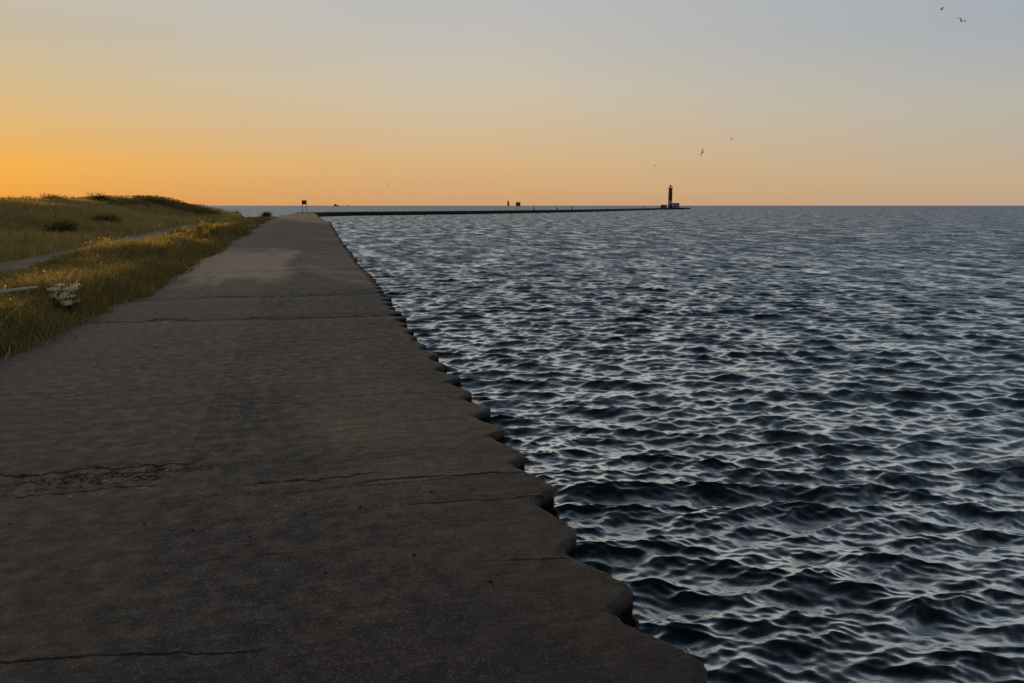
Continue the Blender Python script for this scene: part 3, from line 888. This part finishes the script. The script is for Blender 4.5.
def loft(halfw, zb, ztop, seed, jag):
    n = len(ss)
    j1 = jag * rng.normal(size=n); j2 = jag * rng.normal(size=n)
    zt = ztop + 0.05 * rng.normal(size=n) * (jag > 0)
    prof = [(-halfw - 0.0, zb, 0), (-halfw, 0, 1), (halfw, 0, 1), (halfw + 0.0, zb, 0)]
    V = np.zeros((n, 4, 3))
    for c, (o, z, t) in enumerate(prof):
        off = o + (j1 if c < 2 else j2)
        V[:, c, :2] = cen + nor * off[:, None]
        V[:, c, 2] = zt if t else z
    i = np.arange(n * 4).reshape(n, 4)
    f = np.stack([i[:-1, :-1], i[1:, :-1], i[1:, 1:], i[:-1, 1:]], -1).reshape(-1, 4)
    f = np.concatenate([f, i[:1, ::-1], i[-1:]], 0)
    return V.reshape(-1, 3), f
bwr = empty('breakwater', (float(cen[0, 0]), float(cen[0, 1]), WATER_Z))
tag(bwr, 'long low dark breakwater running from the pier end out to the light tower', 'breakwater')
def local(o, root):
    o.location = -root.location
    return o
v, f = loft(2.2, -2.0, -0.26, 1, 0.10)
local(np_mesh('timber_crib', v, f, M['crib'], bwr), bwr)
v, f = loft(2.05, -0.35, 0.10, 2, 0.0)
local(np_mesh('concrete_cap', v, f, M['cap'], bwr), bwr)

def on_bw(px_target_s, off=0.0):
    c, _ = bw_at(px_target_s)
    i = int(np.argmin(np.abs(ss - px_target_s)))
    return c + nor[i] * off
def s_near(pt):
    return ss[int(np.argmin(((cen - np.array(pt)) ** 2).sum(1)))]

# ------------------------------------------------------------------ signs
def sign(name, label, x, y, z, H, bw_, bh, gap, rotz, leg_in=0.42):
    root = empty(name, (x, y, z), rotz)
    tag(root, label, 'sign')
    bm = bmesh.new(); add_box(bm, (0, 0, H - bh / 2), (bw_, 0.05, bh), 0, 0.008)
    b = bm_obj('board', bm, M['sign_dark'], root)
    bm = bmesh.new()
    for zz in (H - bh * 0.25, H - bh * 0.78): add_box(bm, (0, 0.055, zz), (bw_ * 0.98, 0.055, 0.08))
    bm_obj('batten', bm, M['post_wood'], b)
    for s in (-1, 1):
        bm = bmesh.new(); add_box(bm, (s * bw_ * leg_in, 0.14, H / 2 - 0.05), (0.11, 0.11, H - 0.1), 0, 0.01)
        bm_obj('post', bm, M['post_wood'], root)
    return root
sign('notice_board', 'dark square notice board on two tall legs at the pier end', 0.50, 168.0, float(deck_z(np.array([0.5]), np.array([168.0]))[0]), 2.72, 1.02, 0.88, 0, R(-8))
p = on_bw(s_near((66, 231)), 0.2)
sign('notice_board', 'dark board on two legs standing on the breakwater', float(p[0]), float(p[1]), 0.10, 2.55, 1.42, 1.25, 0, R(-16))
p = on_bw(s_near((62.5, 227.5)), 0.0)
root = empty('marker_post', (float(p[0]), float(p[1]), 0.10), R(-16))
tag(root, 'narrow brown marker on a thin post left of the breakwater board', 'marker')
bm = bmesh.new(); add_cone(bm, (0, 0, 0), (0, 0, 2.0), 0.06, 0.05, 8); bm_obj('post', bm, M['post_wood'], root)
bm = bmesh.new(); add_box(bm, (0, -0.09, 2.1), (0.55, 0.06, 1.5), 0, 0.01); bm_obj('panel', bm, M['sign_dark'], root)
# low mooring posts on the cap
for i, s in enumerate([(75, 240), (87, 253), (97, 264), (130, 306), (180, 374)]):
    p = on_bw(s_near(s), -0.4)
    bm = bmesh.new(); add_cone(bm, (0, 0, 0), (0, 0, 0.75), 0.28, 0.24, 10); add_cone(bm, (0, 0, 0.75), (0, 0, 0.92), 0.36, 0.30, 10)
    o = bm_obj('mooring_post', bm, M['tower_dark']); o.location = (float(p[0]), float(p[1]), 0.10)
    tag(o, 'stubby dark mooring post on the breakwater between board and tower', 'mooring post', 'mooring posts on the breakwater')

# ------------------------------------------------------------------ light tower
p = on_bw(s_near((227, 437)), 0.0)
LT = empty('lighthouse', (float(p[0]), float(p[1]), 0.10), R(-27))
LT.scale = (0.72, 0.72, 0.72)
tag(LT, 'tall dark light tower with a small house at the breakwater end', 'lighthouse')
bm = bmesh.new(); add_box(bm, (1.5, 0, -0.55), (22, 9, 1.5), 0, 0.15); add_box(bm, (1.5, 0, -1.5), (22.6, 9.6, 1.2))
bm_obj('foundation', bm, M['cap'], LT)
bm = bmesh.new(); add_cone(bm, (0, 0, 0.15), (0, 0, 3.2), 2.2, 1.95, 20); add_cone(bm, (0, 0, 6.4), (0, 0, 16.2), 1.90, 1.75, 20)
tw = bm_obj('tower', bm, M['tower'], LT)
bm = bmesh.new(); add_cone(bm, (0, 0, 3.2), (0, 0, 6.4), 1.95, 1.90, 20); bm_obj('band', bm, M['band'], tw)
for zz in (8.5, 12.5):
    for a in (-90, 0, 90, 180):
        bm = bmesh.new(); add_box(bm, (1.82 * math.cos(R(a)), 1.82 * math.sin(R(a)), zz), (0.35, 0.7, 1.2) if a in (0, 180) else (0.7, 0.35, 1.2))
        bm_obj('window', bm, M['window_dark'], tw)
bm = bmesh.new(); add_cone(bm, (0, 0, 16.2), (0, 0, 16.9), 1.75, 2.25, 20); add_cone(bm, (0, 0, 16.9), (0, 0, 17.15), 2.25, 2.25, 20)
gal = bm_obj('gallery', bm, M['tower_dark'], LT)
bm = bmesh.new()
for k in range(16):
    a = k * 2 * math.pi / 16
    add_cone(bm, (2.0 * math.cos(a), 2.0 * math.sin(a), 17.15), (2.0 * math.cos(a), 2.0 * math.sin(a), 18.2), 0.05, 0.05, 6)
for zz in (17.7, 18.2):
    for k in range(16):
        a, b = k * 2 * math.pi / 16, (k + 1) * 2 * math.pi / 16
        add_cone(bm, (2.0 * math.cos(a), 2.0 * math.sin(a), zz), (2.0 * math.cos(b), 2.0 * math.sin(b), zz), 0.04, 0.04, 6)
bm_obj('railing', bm, M['tower_dark'], gal)
bm = bmesh.new(); add_cone(bm, (0, 0, 17.15), (0, 0, 18.0), 0.55, 0.45, 14); bm_obj('lantern_base', bm, M['tower_dark'], LT)
bm = bmesh.new(); add_cone(bm, (0, 0, 18.0), (0, 0, 19.4), 0.95, 0.95, 14); add_cone(bm, (0, 0, 19.4), (0, 0, 20.2), 1.05, 0.12, 14); add_cone(bm, (0, 0, 20.2), (0, 0, 20.9), 0.06, 0.03, 6)
bm_obj('lantern', bm, M['lantern'], LT)
bm = bmesh.new(); add_box(bm, (5.2, 0, 1.95), (6.2, 5.0, 3.7), 0, 0.05)
hs = bm_obj('house', bm, M['grey_paint'], LT)
bm = bmesh.new(); add_box(bm, (5.2, 0, 4.05), (6.8, 5.6, 0.45), 0, 0.08); bm_obj('roof', bm, M['roof_red'], hs)
bm = bmesh.new(); add_box(bm, (6.6, -2.53, 2.3), (0.9, 0.1, 1.2)); bm_obj('window', bm, M['window_dark'], hs)
bm = bmesh.new(); add_box(bm, (4.3, -2.53, 1.3), (1.0, 0.1, 2.2)); bm_obj('door', bm, M['tower_dark'], hs)
# small hut on the breakwater short of the tower
p = on_bw(s_near((219.5, 428)) - 6.0, 0.0)
root = empty('hut', (float(p[0]), float(p[1]), 0.10), R(-27))
tag(root, 'low brown hut on the breakwater just left of the light tower', 'hut')
bm = bmesh.new(); add_box(bm, (0, 0, 0.85), (3.8, 3.0, 1.7), 0, 0.04); bm_obj('wall', bm, M['roof_red'], root)
bm = bmesh.new(); add_box(bm, (0, 0, 1.82), (4.2, 3.4, 0.22), 0, 0.03); bm_obj('roof', bm, M['tower_dark'], root)
bm = bmesh.new(); add_box(bm, (-1.0, -1.53, 0.8), (0.8, 0.08, 1.4)); bm_obj('door', bm, M['tower_dark'], root)

# ------------------------------------------------------------------ boats on the horizon
def pix(px, py_, dist):
    """point at a horizontal distance in the direction of a place in the view"""
    d = Vector(((px - 512) / 740.0, (341.5 - py_) / 740.0, -1.0))
    d.rotate(cam.rotation_euler)
    k = dist / math.hypot(d.x, d.y)
    return Vector(cam.location) + d * k
c = pix(336, 205, 2600)
sh = empty('ship', (c.x, c.y, WATER_Z), R(10))
tag(sh, 'distant dark ship low on the horizon right of the pier end board', 'ship')
bm = bmesh.new()
pts = [(-9, 0), (-8, -2), (6, -2.2), (10, 0), (6, 2.2), (-8, 2)]
lo = [bm.verts.new((x * 0.9, y * 0.8, -0.5)) for x, y in pts]; hi = [bm.verts.new((x, y, 2.6 + (0.9 if x > 5 else 0))) for x, y in pts]
bm.faces.new(lo[::-1]); bm.faces.new(hi)
for i in range(6): bm.faces.new((lo[i], lo[(i + 1) % 6], hi[(i + 1) % 6], hi[i]))
bm_obj('hull', bm, M['hull'], sh)
bm = bmesh.new(); add_box(bm, (-2.5, 0, 4.2), (8, 3, 3.2), 0, 0.1); add_box(bm, (-3, 0, 6.6), (4, 2.6, 1.8), 0, 0.1); bm_obj('cabin', bm, M['roof_red'], sh)
bm = bmesh.new(); add_cone(bm, (-3, 0, 7.5), (-3, 0, 10), 0.15, 0.1, 6); bm_obj('mast', bm, M['hull'], sh)
c = pix(348, 205, 2800)
sb = empty('sailboat', (c.x, c.y, WATER_Z), R(25))
tag(sb, 'tiny far sailboat right of the distant ship on the horizon', 'sailboat')
bm = bmesh.new()
pts = [(-4, 0), (-3.6, -1.1), (2, -1.2), (4.6, 0), (2, 1.2), (-3.6, 1.1)]
lo = [bm.verts.new((x * 0.85, y * 0.6, -0.4)) for x, y in pts]; hi = [bm.verts.new((x, y, 1.2)) for x, y in pts]
bm.faces.new(lo[::-1]); bm.faces.new(hi)
for i in range(6): bm.faces.new((lo[i], lo[(i + 1) % 6], hi[(i + 1) % 6], hi[i]))
bm_obj('hull', bm, M['hull'], sb)
bm = bmesh.new(); add_cone(bm, (0.5, 0, 1.2), (0.5, 0, 9), 0.1, 0.06, 6); bm_obj('mast', bm, M['hull'], sb)
bm = bmesh.new()
a, b, c_, d_ = bm.verts.new((0.3, 0.02, 1.9)), bm.verts.new((-3.2, 0.25, 2.0)), bm.verts.new((0.35, 0.02, 8.6)), bm.verts.new((-1.3, 0.3, 4.6))
bm.faces.new((a, b, d_)); bm.faces.new((a, d_, c_))
r = bmesh.ops.solidify(bm, geom=bm.faces[:], thickness=0.05)
bm_obj('sail', bm, M['hull_light'], sb)

# ------------------------------------------------------------------ gulls
def gull(label, px, py_, dist, heading, bank, lift, span=1.35):
    """one continuous skin: body lofted nose to tail, wings swept out of the shoulders"""
    bm = bmesh.new()
    rings = [(0.27, 0.012, 0.0), (0.23, 0.030, 0.005), (0.17, 0.045, 0.010), (0.06, 0.070, 0.0), (-0.06, 0.066, -0.004), (-0.18, 0.036, 0.0), (-0.30, 0.030, 0.004)]
    RV = []
    for (y, r, z) in rings:
        fl = 0.35 if y < -0.25 else 1.0
        RV.append([bm.verts.new((math.cos(a) * r * (1.6 if fl < 1 else 1), y, z + math.sin(a) * r * fl)) for a in [k * math.pi / 4 + math.pi / 8 for k in range(8)]])
    skip = {}
    for i in range(len(RV) - 1):
        for k in range(8):
            if i in (2, 3, 4)[0:2] and k in (7, 3):      # wing roots stay open
                continue
            bm.faces.new((RV[i][k], RV[i][(k + 1) % 8], RV[i + 1][(k + 1) % 8], RV[i + 1][k]))
    bm.faces.new(RV[0][::-1]); bm.faces.new(RV[-1])
    half = span / 2
    for side, k in ((1, 7), (-1, 3)):
        # root loop of six vertices around the two skipped quads
        loop = [RV[2][k], RV[3][k], RV[4][k], RV[4][(k + 1) % 8], RV[3][(k + 1) % 8], RV[2][(k + 1) % 8]]
        st = [(0.30, 0.06, 0.17, -0.05, 0.022), (0.55, 0.10, 0.13, -0.06, 0.016), (0.82, 0.02, 0.0, -0.12, 0.010), (1.0, -0.12, -0.13, -0.17, 0.004)]
        prev = loop
        for (f_, yl, ym, yt, th_) in st:
            xx = side * half * f_
            zz = half * (lift * math.sin(min(f_, 0.55) / 0.55 * math.pi / 2) - (lift * 0.55 + 0.10) * max(0, f_ - 0.5))
            ya, yb, yc = max(yl, ym), (yl + yt) / 2, yt
            s = 1 if side > 0 else -1
            up = [(ya, th_ * 0.2), (yb, th_), (yc, th_ * 0.2)]
            dn = [(yc, -th_ * 0.2), (yb, -th_), (ya, -th_ * 0.2)]
            order = (dn[::-1] + up[::-1]) if side > 0 else (up + dn)
            cur = [bm.verts.new((xx, y, zz + dz)) for y, dz in order]
            for j in range(6):
                try: bm.faces.new((prev[j], prev[(j + 1) % 6], cur[(j + 1) % 6], cur[j]))
                except ValueError: pass
            prev = cur
        bm.faces.new(prev)
    o = bm_obj('gull', bm, M['gull'], smooth=True)
    o.location = pix(px, py_, dist)
    o.rotation_euler = (0, bank, heading)
    tag(o, label, 'bird')
    return o
gull('upper left gull of the pair flying at the top right of the sky', 942, 9.3, 150, R(70), R(10), 0.30, 1.4)
gull('lower right gull of the top right pair, one wing raised', 961.3, 21.5, 118, R(170), R(-18), 0.42, 1.4)
gull('dark gull banking steeply high above and right of the light tower', 702.5, 152.5, 125, R(20), R(-62), 0.20, 1.35)
gull('small gull flying above and right of the banking gull', 731.5, 139, 190, R(80), R(5), 0.25, 1.3)
gull('faint far gull flying above and left of the light tower', 655, 165.8, 300, R(110), R(25), 0.30, 1.35)
gull('faint far gull flying low between the two boards', 388, 185.6, 300, R(60), R(-20), 0.35, 1.35)
